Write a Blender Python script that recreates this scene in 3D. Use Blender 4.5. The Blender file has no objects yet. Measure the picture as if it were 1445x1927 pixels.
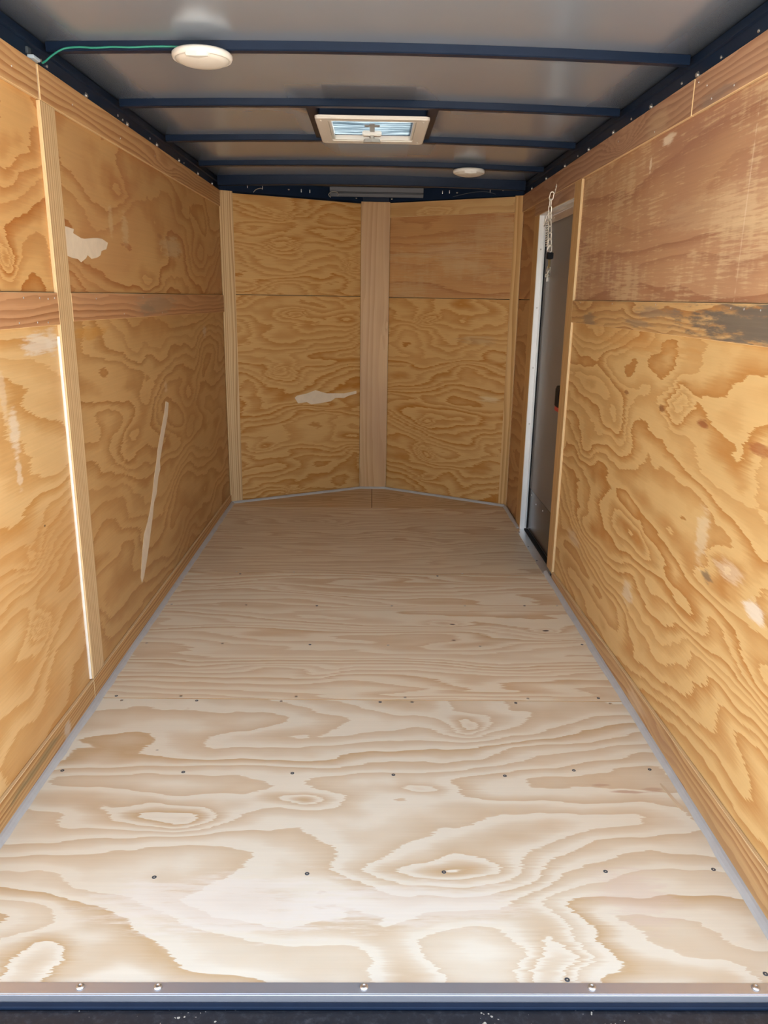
import bpy, bmesh, math, random
from mathutils import Vector, Matrix
random.seed(7)
S = bpy.context.scene
C = S.collection

# ------------------------------------------------------------------ camera
PITCH, YAW, ROLL, FPX = 15.4958, 0.9636, 0.9026, 1458.59
CAM = Vector((0.018, 0.0, 1.2939))
p, y_, r_ = (math.radians(a) for a in (PITCH, YAW, ROLL))
fwd = Vector((math.sin(y_) * math.cos(p), math.cos(y_) * math.cos(p), -math.sin(p)))
rt = Vector((math.cos(y_), -math.sin(y_), 0))
up = rt.cross(fwd)
rt2 = math.cos(r_) * rt + math.sin(r_) * up
up2 = -math.sin(r_) * rt + math.cos(r_) * up
cd = bpy.data.cameras.new('camera')
cd.sensor_fit = 'HORIZONTAL'; cd.sensor_width = 36.0; cd.lens = FPX / 1445 * 36.0
cd.clip_start = 0.05; cd.clip_end = 200
cam = bpy.data.objects.new('camera', cd); C.objects.link(cam)
M = Matrix((rt2, up2, -fwd)).transposed().to_4x4(); M.translation = CAM
cam.matrix_world = M
S.camera = cam

# ------------------------------------------------------------------ sky, sun, exposure
w = bpy.data.worlds.new('world'); S.world = w; w.use_nodes = True
wn = w.node_tree.nodes; wl = w.node_tree.links; wn.clear()
sky = wn.new('ShaderNodeTexSky'); sky.sky_type = 'NISHITA'
sky.sun_disc = True; sky.sun_size = math.radians(1.5); sky.sun_intensity = 0.5      # hazy sun
sky.sun_elevation = math.radians(50); sky.sun_rotation = math.radians(20)     # sun beyond the nose: the opening is in shade
sky.air_density = 1.0; sky.dust_density = 1.5; sky.ozone_density = 1.0
bg = wn.new('ShaderNodeBackground'); bg.inputs['Strength'].default_value = 0.30
wo = wn.new('ShaderNodeOutputWorld')
hs = wn.new('ShaderNodeHueSaturation'); hs.inputs['Saturation'].default_value = 0.55
wl.new(sky.outputs[0], hs.inputs['Color']); wl.new(hs.outputs[0], bg.inputs[0]); wl.new(bg.outputs[0], wo.inputs[0])
S.view_settings.view_transform = 'Standard'; S.view_settings.look = 'None'
S.view_settings.gamma = 1.0; S.view_settings.use_curve_mapping = False
S.view_settings.exposure = 1.66

# ------------------------------------------------------------------ node helpers
class N:
    def __init__(s, name):
        s.m = bpy.data.materials.new(name); s.m.use_nodes = True
        s.t = s.m.node_tree; s.n = s.t.nodes; s.l = s.t.links
        s.b = s.n['Principled BSDF']
    def _in(s, sock, v):
        if isinstance(v, bpy.types.NodeSocket): s.l.new(v, sock)
        else: sock.default_value = v
    def math(s, op, a, b=0.0, c=0.0, clamp=False):
        n = s.n.new('ShaderNodeMath'); n.operation = op; n.use_clamp = clamp
        s._in(n.inputs[0], a); s._in(n.inputs[1], b); s._in(n.inputs[2], c)
        return n.outputs[0]
    def xyz(s, x=0.0, y=0.0, z=0.0):
        n = s.n.new('ShaderNodeCombineXYZ')
        for i, v in enumerate((x, y, z)): s._in(n.inputs[i], v)
        return n.outputs[0]
    def noise(s, vec, scale=1.0, detail=2.0, rough=0.5, dist=0.0):
        n = s.n.new('ShaderNodeTexNoise'); n.noise_dimensions = '3D'
        s.l.new(vec, n.inputs['Vector']); n.inputs['Scale'].default_value = scale
        n.inputs['Detail'].default_value = detail; n.inputs['Roughness'].default_value = rough
        n.inputs['Distortion'].default_value = dist
        return n.outputs['Fac']
    def mix(s, f, a, b):
        n = s.n.new('ShaderNodeMix'); n.data_type = 'RGBA'
        s._in(n.inputs[0], f)
        for sock, v in ((n.inputs[6], a), (n.inputs[7], b)):
            if isinstance(v, tuple): v = (*v[:3], 1)
            s._in(sock, v)
        return n.outputs[2]
    def ramp(s, f, stops, interp='LINEAR'):
        n = s.n.new('ShaderNodeValToRGB'); s.l.new(f, n.inputs[0]); e = n.color_ramp.elements
        n.color_ramp.interpolation = interp
        while len(e) > 1: e.remove(e[-1])
        e[0].position = stops[0][0]; e[0].color = (*[stops[0][1]] * 3, 1) if not isinstance(stops[0][1], tuple) else (*stops[0][1], 1)
        for pz, c in stops[1:]:
            k = e.new(pz); k.color = (*c, 1) if isinstance(c, tuple) else (c, c, c, 1)
        return n.outputs[0]
    def uv(s):
        n = s.n.new('ShaderNodeUVMap'); n.uv_map = 'UVMap'
        q = s.n.new('ShaderNodeSeparateXYZ'); s.l.new(n.outputs[0], q.inputs[0])
        return q.outputs[0], q.outputs[1], n.outputs[0]
    def smooth(s, v, a, b):
        n = s.n.new('ShaderNodeMapRange'); n.interpolation_type = 'SMOOTHSTEP'
        s._in(n.inputs[0], v); n.inputs[1].default_value = a; n.inputs[2].default_value = b
        return n.outputs[0]

def ellipse(s, u, v, cu, cv, ru, rv):
    du = s.math('MULTIPLY_ADD', u, 1 / ru, -cu / ru)
    dv = s.math('MULTIPLY_ADD', v, 1 / rv, -cv / rv)
    return s.math('ADD', s.math('MULTIPLY', du, du), s.math('MULTIPLY', dv, dv))

def wood(name, light, dark, seed=0.0, su=0.9, sv=4.0, amp=10.0, slope=10.0, jag=0.025,
         knots=(), spots=(), rough=0.45, blotch=0.18, fib=0.10, tint=None, flame=0.55, specks=0.0, warp=0.35, spec=0.35, scrape=None):
    """rotary-cut plywood face: contour bands of a stretched height field, u runs along the grain (metres)"""
    g_ = 0.885 if name.startswith('floor') else 0.86
    k_ = 0.2 if name.startswith('floor') else 0.3        # veneer contrast
    dark = tuple(max(0.01, d + (d - l) * k_) for l, d in zip(light, dark))
    light, dark = ((c[0], c[1] * (0.985 if g_ > 0.88 else 0.955), c[2] * g_) for c in (light, dark))
    s = N(name); u, v, _ = s.uv()
    # fibres make the band edges ragged along the grain
    fv = s.noise(s.xyz(s.math('MULTIPLY', u, 5.0), s.math('MULTIPLY', v, 190.0), seed), 1.0, 2.0, 0.6)
    ju = s.math('MULTIPLY_ADD', s.math('SUBTRACT', fv, 0.5), jag * 4, u)
    n1 = s.noise(s.xyz(s.math('MULTIPLY', ju, 2.6), s.math('MULTIPLY', v, 7.0), seed + 14.3), 1.0, 2.0, 0.5)
    n2 = s.noise(s.xyz(s.math('MULTIPLY', ju, 4.5), s.math('MULTIPLY', v, 4.5), seed + 33.3), 1.0, 2.0, 0.5)
    big = s.noise(s.xyz(s.math('MULTIPLY', ju, su), s.math('MULTIPLY', v, sv), seed + 3.1), 1.0, 1.6, 0.45, warp)
    t = s.math('MULTIPLY', big, amp)
    mid = s.noise(s.xyz(s.math('MULTIPLY', ju, su * 4.2), s.math('MULTIPLY', v, sv * 2.2), seed + 9.7), 1.0, 2.5, 0.55)
    t = s.math('MULTIPLY_ADD', mid, amp * 0.14, t)
    if slope: t = s.math('MULTIPLY_ADD', v, slope, t)
    wu = s.math('MULTIPLY_ADD', s.math('SUBTRACT', n1, 0.5), 0.26, ju)
    wv = s.math('MULTIPLY_ADD', s.math('SUBTRACT', n2, 0.5), 0.075, v)
    for (ku, kv, ru, rv, ka) in knots:
        e = ellipse(s, wu, wv, ku, kv, ru, rv)
        # peaked bump: the bands close around the knot
        t = s.math('MULTIPLY_ADD', s.math('DIVIDE', 1.0, s.math('ADD', 1.0, s.math('POWER', e, 1.1))), ka, t)
    b = t
    f = s.math('FRACT', b); k = s.math('FLOOR', b)
    wn_ = s.n.new('ShaderNodeTexWhiteNoise'); wn_.noise_dimensions = '1D'; s.l.new(k, wn_.inputs['W'])
    g = s.ramp(f, [(0.0, 0.0), (0.03, 0.05), (flame - 0.22, 0.12), (flame, 0.55), (0.93, 1.0), (0.985, 0.9), (1.0, 0.0)])
    g = s.math('MULTIPLY', g, s.math('MULTIPLY_ADD', wn_.outputs['Value'], 0.55, 0.5))
    col = s.mix(g, light, dark)
    # fine fibre streaks and soft blotches
    st = s.noise(s.xyz(s.math('MULTIPLY', u, 2.2), s.math('MULTIPLY', v, 140.0), seed + 5), 1.0, 3.0, 0.65)
    bl = s.noise(s.xyz(s.math('MULTIPLY', u, 1.6), s.math('MULTIPLY', v, 3.0), seed + 21), 1.0, 3.0, 0.55)
    val = s.math('ADD', s.math('MULTIPLY_ADD', s.math('SUBTRACT', st, 0.5), fib * 2, 1.0), s.math('MULTIPLY', s.math('SUBTRACT', bl, 0.5), blotch * 2))
    if tint:
        tn = s.noise(s.xyz(s.math('MULTIPLY', u, 1.1), s.math('MULTIPLY', v, 2.4), seed + 40), 1.0, 2.0, 0.5)
        col = s.mix(s.math('MULTIPLY', s.smooth(tn, 0.42, 0.68), tint[1]), col, tint[0])
    if scrape:
        s1 = s.noise(s.xyz(s.math('MULTIPLY', u, 7.0), s.math('MULTIPLY', v, 120.0), seed + 61), 1.0, 3.0, 0.7)
        s2 = s.noise(s.xyz(s.math('MULTIPLY', u, 16.0), s.math('MULTIPLY', v, 3.5), seed + 77), 1.0, 3.0, 0.6)
        s3 = s.noise(s.xyz(s.math('MULTIPLY', u, 1.5), s.math('MULTIPLY', v, 3.2), seed + 83), 1.0, 2.0, 0.5)
        sk = s.smooth(s.math('ADD', s.math('MULTIPLY_ADD', s2, 0.5, s1), s3), 1.22, 1.42)
        col = s.mix(s.math('MULTIPLY', sk, scrape[1]), col, scrape[0])
    if spots:
        rag = s.noise(s.xyz(s.math('MULTIPLY', u, 9.0), s.math('MULTIPLY', v, 70.0), seed + 2), 1.0, 4.0, 0.65)
        for (cu, cv, ru, rv, cc, st_) in spots:
            e = s.math('SQRT', ellipse(s, u, v, cu, cv, ru, rv))
            e = s.math('MULTIPLY_ADD', s.math('SUBTRACT', rag, 0.5), 2.2, e)
            msk = s.math('SUBTRACT', 1.0, s.smooth(e, 0.45, 1.05))
            col = s.mix(s.math('MULTIPLY', msk, st_), col, cc)
    if specks:
        vo = s.n.new('ShaderNodeTexVoronoi'); vo.inputs['Scale'].default_value = 1.0
        s.l.new(s.xyz(s.math('MULTIPLY', u, 5.0), s.math('MULTIPLY', v, 7.0), seed), vo.inputs['Vector'])
        mk = s.math('SUBTRACT', 1.0, s.smooth(vo.outputs['Distance'], 0.012, 0.032))
        sel = s.math('GREATER_THAN', s.noise(s.xyz(u, v, seed), 3.0, 1.0), 0.5)
        col = s.mix(s.math('MULTIPLY', s.math('MULTIPLY', mk, sel), specks), col, (0.05, 0.022, 0.01))
    h = s.n.new('ShaderNodeHueSaturation'); s.l.new(col, h.inputs['Color']); s.l.new(val, h.inputs['Value'])
    col = h.outputs[0]
    s.l.new(col, s.b.inputs['Base Color'])
    s.b.inputs['Roughness'].default_value = rough
    s.b.inputs['Specular IOR Level'].default_value = spec
    bp = s.n.new('ShaderNodeBump'); bp.inputs['Strength'].default_value = 0.12; bp.inputs['Distance'].default_value = 0.001
    s.l.new(s.math('ADD', st, s.math('MULTIPLY', g, 0.4)), bp.inputs['Height']); s.l.new(bp.outputs[0], s.b.inputs['Normal'])
    return s.m

def solid(name, base, seed=0.0, var=0.08, nscale=6.0, **kw):
    s = N(name)
    tc = s.n.new('ShaderNodeTexCoord')
    f = s.noise(tc.outputs['Object'], nscale, 4.0, 0.6)
    d = tuple(c * (1 - var * 2) for c in base); li = tuple(min(1, c * (1 + var * 2)) for c in base)
    s.l.new(s.mix(f, d, li), s.b.inputs['Base Color'])
    for k, v in kw.items(): s.b.inputs[k.replace('_', ' ')].default_value = v
    return s.m

# colours of the wood (albedo)
FL, FD = (0.85, 0.81, 0.725), (0.65, 0.50, 0.34)

PALE = (0.74, 0.60, 0.42)

M_edge = None
def edge_mat():
    s = N('plywood_edge'); u, v, _ = s.uv()
    f = s.math('FRACT', s.math('MULTIPLY', u, 330.0))
    n = s.noise(s.xyz(s.math('MULTIPLY', u, 300.0), s.math('MULTIPLY', v, 9.0), 0.0), 1.0, 3.0, 0.6)
    col = s.mix(s.math('MULTIPLY', s.math('GREATER_THAN', f, 0.55), s.math('MULTIPLY_ADD', n, 0.7, 0.25)), (0.76, 0.55, 0.29), (0.44, 0.25, 0.10))
    s.l.new(col, s.b.inputs['Base Color']); s.b.inputs['Roughness'].default_value = 0.7
    return s.m
M_edge = edge_mat()
M_filler = solid('dried_filler', (0.74, 0.61, 0.44), var=0.06, nscale=25, Roughness=0.85)
M_black = solid('black_painted_steel', (0.008, 0.017, 0.038), var=0.15, nscale=9, Roughness=0.35, Specular_IOR_Level=0.16)
M_zinc = solid('zinc_steel', (0.62, 0.60, 0.56), var=0.1, nscale=40, Metallic=0.9, Roughness=0.32)
M_dark = solid('dark_screw', (0.10, 0.12, 0.14), var=0.2, nscale=50, Metallic=0.6, Roughness=0.45)
M_alu = solid('bare_aluminium', (0.78, 0.78, 0.77), var=0.05, nscale=8, Metallic=0.85, Roughness=0.34)
M_white = solid('white_plastic', (0.80, 0.775, 0.70), var=0.02, nscale=4, Roughness=0.4)
M_lens = solid('frosted_lens', (0.70, 0.665, 0.585), var=0.02, nscale=4, Roughness=0.5)
M_caulk = solid('grey_caulk', (0.49, 0.475, 0.445), var=0.08, nscale=14, Roughness=0.7)
M_green = solid('green_wire', (0.02, 0.23, 0.16), var=0.05, Roughness=0.4)
M_rubber = solid('black_rubber', (0.008, 0.008, 0.010), var=0.1, Roughness=0.6, Specular_IOR_Level=0.15)
M_red = solid('red_plastic', (0.45, 0.012, 0.02), var=0.05, Roughness=0.4)
M_ground = solid('ground_concrete', (0.33, 0.32, 0.305), var=0.15, nscale=0.8, Roughness=0.9)
M_skin = solid('outer_skin', (0.06, 0.05, 0.045), var=0.03, Roughness=0.4)

# ------------------------------------------------------------------ mesh helpers
def link(name, me, mats, parent=None, loc=None, kind=None):
    o = bpy.data.objects.new(name, me); C.objects.link(o)
    for m in (mats if isinstance(mats, (list, tuple)) else [mats]):
        if m.name not in [x.name for x in me.materials]: me.materials.append(m)
    if loc is not None: o.location = loc
    if parent: o.parent = parent
    if kind: o['kind'] = kind
    return o
def build(name, bm, mats, parent=None, smooth=False, kind=None, centre=True):
    """bm is in world coordinates; the origin is put at its centre (parents stay at the origin or are subtracted)"""
    c = Vector()
    if centre and bm.verts:
        lo = Vector([min(v.co[i] for v in bm.verts) for i in range(3)]); hi = Vector([max(v.co[i] for v in bm.verts) for i in range(3)])
        c = (lo + hi) / 2
        for v in bm.verts: v.co -= c
    bmesh.ops.recalc_face_normals(bm, faces=bm.faces)
    me = bpy.data.meshes.new(name); bm.to_mesh(me); bm.free()
    if smooth:
        for f in me.polygons: f.use_smooth = True
    pw = Vector()
    q = parent
    while q: pw += q.location; q = q.parent
    return link(name, me, mats, parent, c - pw, kind)
def box(bm, lo, hi):
    vs = [bm.verts.new((x, y, z)) for x in (lo[0], hi[0]) for y in (lo[1], hi[1]) for z in (lo[2], hi[2])]
    for f in ((0, 1, 3, 2), (4, 6, 7, 5), (0, 4, 5, 1), (2, 3, 7, 6), (0, 2, 6, 4), (1, 5, 7, 3)):
        bm.faces.new([vs[i] for i in f])
    return vs
def bevel(bm, d=0.001, seg=1):
    bmesh.ops.bevel(bm, geom=list(bm.edges), offset=d, segments=seg, affect='EDGES', clamp_overlap=True)
def bx(name, lo, hi, mat, parent=None, bev=0.0015, kind=None, seg=1):
    bm = bmesh.new(); box(bm, lo, hi)
    if bev: bevel(bm, bev, seg)
    return build(name, bm, mat, parent, kind=kind)
def tube(bm, pts, r, n=8, cap=True):
    pts = [Vector(q) for q in pts]; rings = []
    ref = Vector((0.123, 0.31, 0.94))
    for i, q in enumerate(pts):
        d = (pts[min(i + 1, len(pts) - 1)] - pts[max(i - 1, 0)]).normalized()
        a = d.cross(ref).normalized()
        if a.length < 0.1: a = d.orthogonal().normalized()
        b = d.cross(a)
        rings.append([bm.verts.new(q + (a * math.cos(2 * math.pi * k / n) + b * math.sin(2 * math.pi * k / n)) * r) for k in range(n)])
    for A, B in zip(rings, rings[1:]):
        for k in range(n): bm.faces.new((A[k], A[(k + 1) % n], B[(k + 1) % n], B[k]))
    if cap: bm.faces.new(rings[0]); bm.faces.new(rings[-1][::-1])
def lathe(bm, prof, c, axis='Z', n=32):
    """prof: (radius, height) along the axis from c"""
    c = Vector(c); rings = []
    for r, h in prof:
        ring = []
        for k in range(n):
            a = 2 * math.pi * k / n; q = (r * math.cos(a), r * math.sin(a), h)
            if axis == 'X': q = (h, r * math.cos(a), r * math.sin(a))
            if axis == 'Y': q = (r * math.cos(a), h, r * math.sin(a))
            ring.append(bm.verts.new(c + Vector(q)))
        rings.append(ring)
    for A, B in zip(rings, rings[1:]):
        for k in range(n): bm.faces.new((A[k], A[(k + 1) % n], B[(k + 1) % n], B[k]))
    bm.faces.new(rings[0][::-1]); bm.faces.new(rings[-1])
class Plane:
    def __init__(s, o, a, b, n): s.o, s.a, s.b, s.n = Vector(o), Vector(a).normalized(), Vector(b).normalized(), Vector(n).normalized()
    def pt(s, a, b, h=0.0): return s.o + s.a * a + s.b * b + s.n * h
def board(name, pl, poly, h0, h1, mat, parent, grain='a', bev=0.0012):
    """flat board on a plane: outline in plane metres, from height h0 (back) to h1 (face)"""
    bm = bmesh.new()
    lo = [bm.verts.new(pl.pt(a, b, h0)) for a, b in poly]; hi = [bm.verts.new(pl.pt(a, b, h1)) for a, b in poly]
    bm.faces.new(lo[::-1]); bm.faces.new(hi)
    for i in range(len(poly)):
        j = (i + 1) % len(poly); bm.faces.new((lo[i], lo[j], hi[j], hi[i]))
    if bev: bevel(bm, bev)
    bmesh.ops.recalc_face_normals(bm, faces=bm.faces)
    uvl = bm.loops.layers.uv.new('UVMap')
    for f in bm.faces:
        face = abs(f.normal.dot(pl.n)) > 0.9
        f.material_index = 0 if face or isinstance(mat, (list, tuple)) is None else 1
        for l in f.loops:
            d = l.vert.co - pl.o; a, b, n = d.dot(pl.a), d.dot(pl.b), d.dot(pl.n)
            if face: l[uvl].uv = (a, b) if grain == 'a' else (b, a)
            else: l[uvl].uv = (n, a + b)
    return build(name, bm, [mat, M_edge], parent)
def rect(a0, b0, a1, b1): return [(a0, b0), (a1, b0), (a1, b1), (a0, b1)]
def patch(name, pl, poly, h, mat, parent, t=0.0008): return board(name, pl, poly, h, h + t, mat, parent, bev=0)
def tag(o, label=None, cat=None, group=None, kind=None):
    for k, v in (('label', label), ('category', cat), ('group', group), ('kind', kind)):
        if v: o[k] = v
    return o
def empty(name, loc):
    o = bpy.data.objects.new(name, None); C.objects.link(o); o.location = loc; o.empty_display_size = 0.05
    return o
def place_mesh(name, me, loc, parent, rot=None):
    o = bpy.data.objects.new(name, me); C.objects.link(o); o.parent = parent
    pw = Vector(); q = parent
    while q: pw += q.location; q = q.parent
    o.location = Vector(loc) - pw
    if rot: o.rotation_euler = rot
    return o
def mesh_of(bm, mat, smooth=False):
    bmesh.ops.recalc_face_normals(bm, faces=bm.faces)
    me = bpy.data.meshes.new('shared'); bm.to_mesh(me); bm.free(); me.materials.append(mat)
    for f in me.polygons: f.use_smooth = smooth
    return me

# dimensions
W, R = 0.8825, 0.8935            # face of the battens, face of the recessed panels
Y0, YC, YN = 1.10, 4.84, 5.30    # rear edge, nose corner, nose tip
NXL, NXR = -0.057, 0.104
ZT = 1.878
TB = R - W                       # batten thickness
def roof_z(x): return 1.950 + 0.015 * (1 - (x / 0.9) ** 2)

PF = Plane((0, 0, 0), (1, 0, 0), (0, 1, 0), (0, 0, 1))
PL = Plane((-R, 0, 0), (0, 1, 0), (0, 0, 1), (1, 0, 0))
PR = Plane((R, 0, 0), (0, 1, 0), (0, 0, 1), (-1, 0, 0))
eL = Vector((NXL + W, YN - YC, 0)); LL = eL.length
eR = Vector((NXR - W, YN - YC, 0)); LR = eR.length
nL = Vector((eL.y, -eL.x, 0)); nR = Vector((-eR.y, eR.x, 0))
# recessed planes of the nose, pushed out by the batten thickness
PNL = Plane(Vector((-W, YC, 0)) - nL.normalized() * TB, eL, (0, 0, 1), nL)
PNR = Plane(Vector((W, YC, 0)) - nR.normalized() * TB, eR, (0, 0, 1), nR)
PN = Plane((0, YN, 0), (1, 0, 0), (0, 0, 1), (0, -1, 0))

# ------------------------------------------------------------------ setting: ground, floor
bm = bmesh.new(); box(bm, (-25, -25, -0.62), (25, 35, -0.52)); ground = build('ground', bm, M_ground, kind='structure')
tag(ground, 'plain concrete ground outside below the trailer', 'ground')

bm = bmesh.new()
def prism(bm, poly, z0, z1):
    lo = [bm.verts.new((a, b, z0)) for a, b in poly]; hi = [bm.verts.new((a, b, z1)) for a, b in poly]
    bm.faces.new(lo[::-1]); bm.faces.new(hi)
    for i in range(len(poly)):
        j = (i + 1) % len(poly); bm.faces.new((lo[i], lo[j], hi[j], hi[i]))
PLAN = [(-0.905, Y0 + 0.1), (0.905, Y0 + 0.1), (0.905, YC + 0.01), (NXR + 0.02, YN + 0.03), (NXL - 0.02, YN + 0.03), (-0.905, YC + 0.01)]
prism(bm, PLAN, -0.06, -0.019)
floor = build('floor', bm, M_black, kind='structure', centre=False)
tag(floor, 'pale plywood trailer floor of crosswise sheets with grey caulked edges', 'floor')

fm1 = wood('floor_plywood_rear', FL, FD, seed=11.3, su=0.9, sv=2.6, amp=12, jag=0.012, flame=0.5, blotch=0.05, fib=0.05, slope=9,
           knots=[(-0.50, 1.71, 0.13, 0.055, 3.6), (-0.143, 1.80, 0.06, 0.03, 2.4), (0.363, 1.235, 0.05, 0.13, 2.6), (0.09, 1.22, 0.06, 0.13, 1.8),
                  (0.34, 2.15, 0.05, 0.06, 2.4), (0.12, 1.83, 0.10, 0.03, 1.8), (0.22, 1.52, 0.16, 0.035, 1.6), (-0.62, 1.21, 0.06, 0.12, 1.8), (-0.26, 1.41, 0.26, 0.075, 1.7)],
           spots=[(-0.28, 1.42, 0.33, 0.10, (0.86, 0.81, 0.70), 0.7), (0.12, 1.42, 0.28, 0.08, (0.86, 0.81, 0.70), 0.55), (0.62, 1.45, 0.10, 0.10, (0.74, 0.60, 0.50), 0.4),
                  (0.66, 1.86, 0.035, 0.012, (0.55, 0.36, 0.24), 0.8), (0.72, 1.83, 0.05, 0.010, (0.55, 0.36, 0.24), 0.8), (0.80, 1.84, 0.04, 0.012, (0.55, 0.36, 0.24), 0.7)], rough=0.42, specks=0.5)
fm2 = wood('floor_plywood_middle', (0.86, 0.79, 0.67), (0.69, 0.52, 0.355), seed=23.9, su=0.8, sv=5, amp=10, jag=0.03, slope=20, flame=0.55, blotch=0.06, fib=0.06,
           knots=[(0.356, 2.95, 0.07, 0.03, 2.4), (0.73, 2.89, 0.07, 0.03, 2.4), (-0.13, 2.52, 0.12, 0.06, 2.1), (0.45, 2.55, 0.16, 0.06, 1.8), (-0.55, 2.55, 0.2, 0.06, 1.5)],
           spots=[(0.356, 2.947, 0.012, 0.006, (0.05, 0.03, 0.02), 1.0), (0.73, 2.892, 0.014, 0.007, (0.06, 0.035, 0.02), 1.0), (0.347, 2.793, 0.014, 0.006, (0.06, 0.035, 0.02), 1.0)], rough=0.42)
fm3 = wood('floor_plywood_front', (0.76, 0.645, 0.50), (0.60, 0.43, 0.285), seed=37.2, su=0.8, sv=5, amp=10, jag=0.03, slope=17, flame=0.6, blotch=0.07, fib=0.07,
           knots=[(-0.34, 4.45, 0.10, 0.05, 1.8), (0.45, 4.0, 0.10, 0.06, 1.8)], rough=0.42)
fm4 = wood('floor_plywood_nose', (0.66, 0.50, 0.32), (0.50, 0.33, 0.18), seed=51.0, su=1.0, sv=3.0, slope=9.0, amp=8.0, knots=[(0.34, 4.98, 0.12, 0.08, 3.6)], rough=0.45)
T = 0.018
YJ = [2.322, 3.541, 4.763]
fp1 = board('floor_panel', PF, rect(-0.893, 1.203, 0.893, YJ[0] - 0.0012), -T, 0, fm1, floor)
fp2 = board('floor_panel', PF, rect(-0.893, YJ[0] + 0.0012, 0.893, YJ[1] - 0.001), -T, 0, fm2, floor)
fp3 = board('floor_panel', PF, rect(-0.893, YJ[1] + 0.001, 0.893, YJ[2] - 0.001), -T, 0, fm3, floor)
board('floor_panel', PF, [(-0.893, YJ[2] + 0.001), (0.018, YJ[2] + 0.001), (0.018, YN + 0.005), (NXL, YN + 0.005), (-0.893, YC)], -T, 0, fm4, floor)
board('floor_panel', PF, [(0.021, YJ[2] + 0.001), (0.893, YJ[2] + 0.001), (0.893, YC), (NXR, YN + 0.005), (0.021, YN + 0.005)], -T, 0, fm4, floor)

# floor screws
bm = bmesh.new(); lathe(bm, [(0.0015, -0.003), (0.0048, -0.003), (0.0055, 0.0003), (0.0045, 0.0009), (0.0022, 0.0009), (0.0016, -0.0004)], (0, 0, 0), n=10)
SCR = mesh_of(bm, M_dark)
bm = bmesh.new(); lathe(bm, [(0.002, -0.003), (0.0045, -0.003), (0.0052, 0.0003), (0.0040, 0.0010), (0.0020, 0.0012)], (0, 0, 0), n=10)
SCZ = mesh_of(bm, M_zinc)
FS = [(0.197, 1.52), (-0.472, 1.5), (-0.122, 1.513), (0.578, 1.524), (0.837, 1.532), (0.604, 1.928), (0.824, 1.935), (-0.502, 1.909), (-0.196, 1.907), (0.088, 1.902), (0.402, 1.9), (-0.841, 1.913),
      (-0.825, 2.336), (-0.798, 2.306), (-0.611, 2.338), (-0.552, 2.308), (-0.273, 2.308), (-0.227, 2.340), (0.054, 2.308), (0.16, 2.308), (0.138, 2.340), (0.505, 2.308), (0.551, 2.338), (0.821, 2.308), (0.791, 2.345),
      (-0.839, 2.745), (-0.55, 2.746), (-0.213, 2.743), (0.088, 2.745), (0.443, 2.742), (0.845, 2.764), (-0.841, 3.135), (-0.52, 3.135), (-0.214, 3.133), (0.111, 3.14), (0.431, 3.148), (0.693, 3.155), (0.837, 3.158),
      (-0.633, 3.555), (-0.61, 3.523), (-0.355, 3.555), (0.464, 3.555), (0.34, 3.52), (0.415, 1.2235), (0.817, 1.238)]
for i, (x, y) in enumerate(FS):
    pn = fp1 if y < YJ[0] else fp2 if y < YJ[1] else fp3
    place_mesh('screw', SCZ if (2.0 < y and i % 3) else SCR, (x, y, 0.0), pn)

# caulk beads along the floor edges
def bead(name, pts, wd, ht, parent):
    """low rounded bead following pts (2D), lying to the right of the path"""
    bm = bmesh.new(); prof = [(0.0, 0.0), (0.0, ht), (wd * 0.35, ht * 0.85), (wd * 0.75, ht * 0.45), (wd, 0.0002)]
    P = [Vector((a, b, 0)) for a, b in pts]; Q = []
    for A, B in zip(P, P[1:]):
        n = max(1, int((B - A).length / 0.06))
        for i in range(n): Q.append(A.lerp(B, i / n))
    Q.append(P[-1]); rings = []
    for i, q in enumerate(Q):
        d = (Q[min(i + 1, len(Q) - 1)] - Q[max(i - 1, 0)]).normalized(); nr = Vector((d.y, -d.x, 0))
        k = 1 + random.uniform(-0.14, 0.14)
        rings.append([bm.verts.new(q + nr * (a * k) + Vector((0, 0, h))) for a, h in prof])
    for A, B in zip(rings, rings[1:]):
        for k in range(len(prof)):
            k2 = (k + 1) % len(prof); bm.faces.new((A[k], B[k], B[k2], A[k2]))
    bm.faces.new(rings[0]); bm.faces.new(rings[-1][::-1])
    return build(name, bm, M_caulk, parent, smooth=False)
bead('caulk_bead', [(-W, 1.216), (-W, YC)], 0.019, 0.012, floor)
bead('caulk_bead', [(-W + 0.003, YC), (NXL - 0.004, YN - 0.013), (NXR + 0.004, YN - 0.013), (W - 0.003, YC)], 0.017, 0.012, floor)
bead('caulk_bead', [(W, YC - 0.01), (W, 4.34)], 0.016, 0.010, floor)
bead('caulk_bead', [(W, 3.585), (W, 1.216)], 0.020, 0.012, floor)
CH = solid('floor_chip', (0.70, 0.55, 0.36), Roughness=0.8)
patch('veneer_chip', PF, [(0.846, 1.75), (0.853, 1.76), (0.845, 1.80), (0.838, 1.85), (0.832, 1.87), (0.828, 1.865), (0.833, 1.82), (0.840, 1.77)], 0.0002, CH, fp1)

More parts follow.
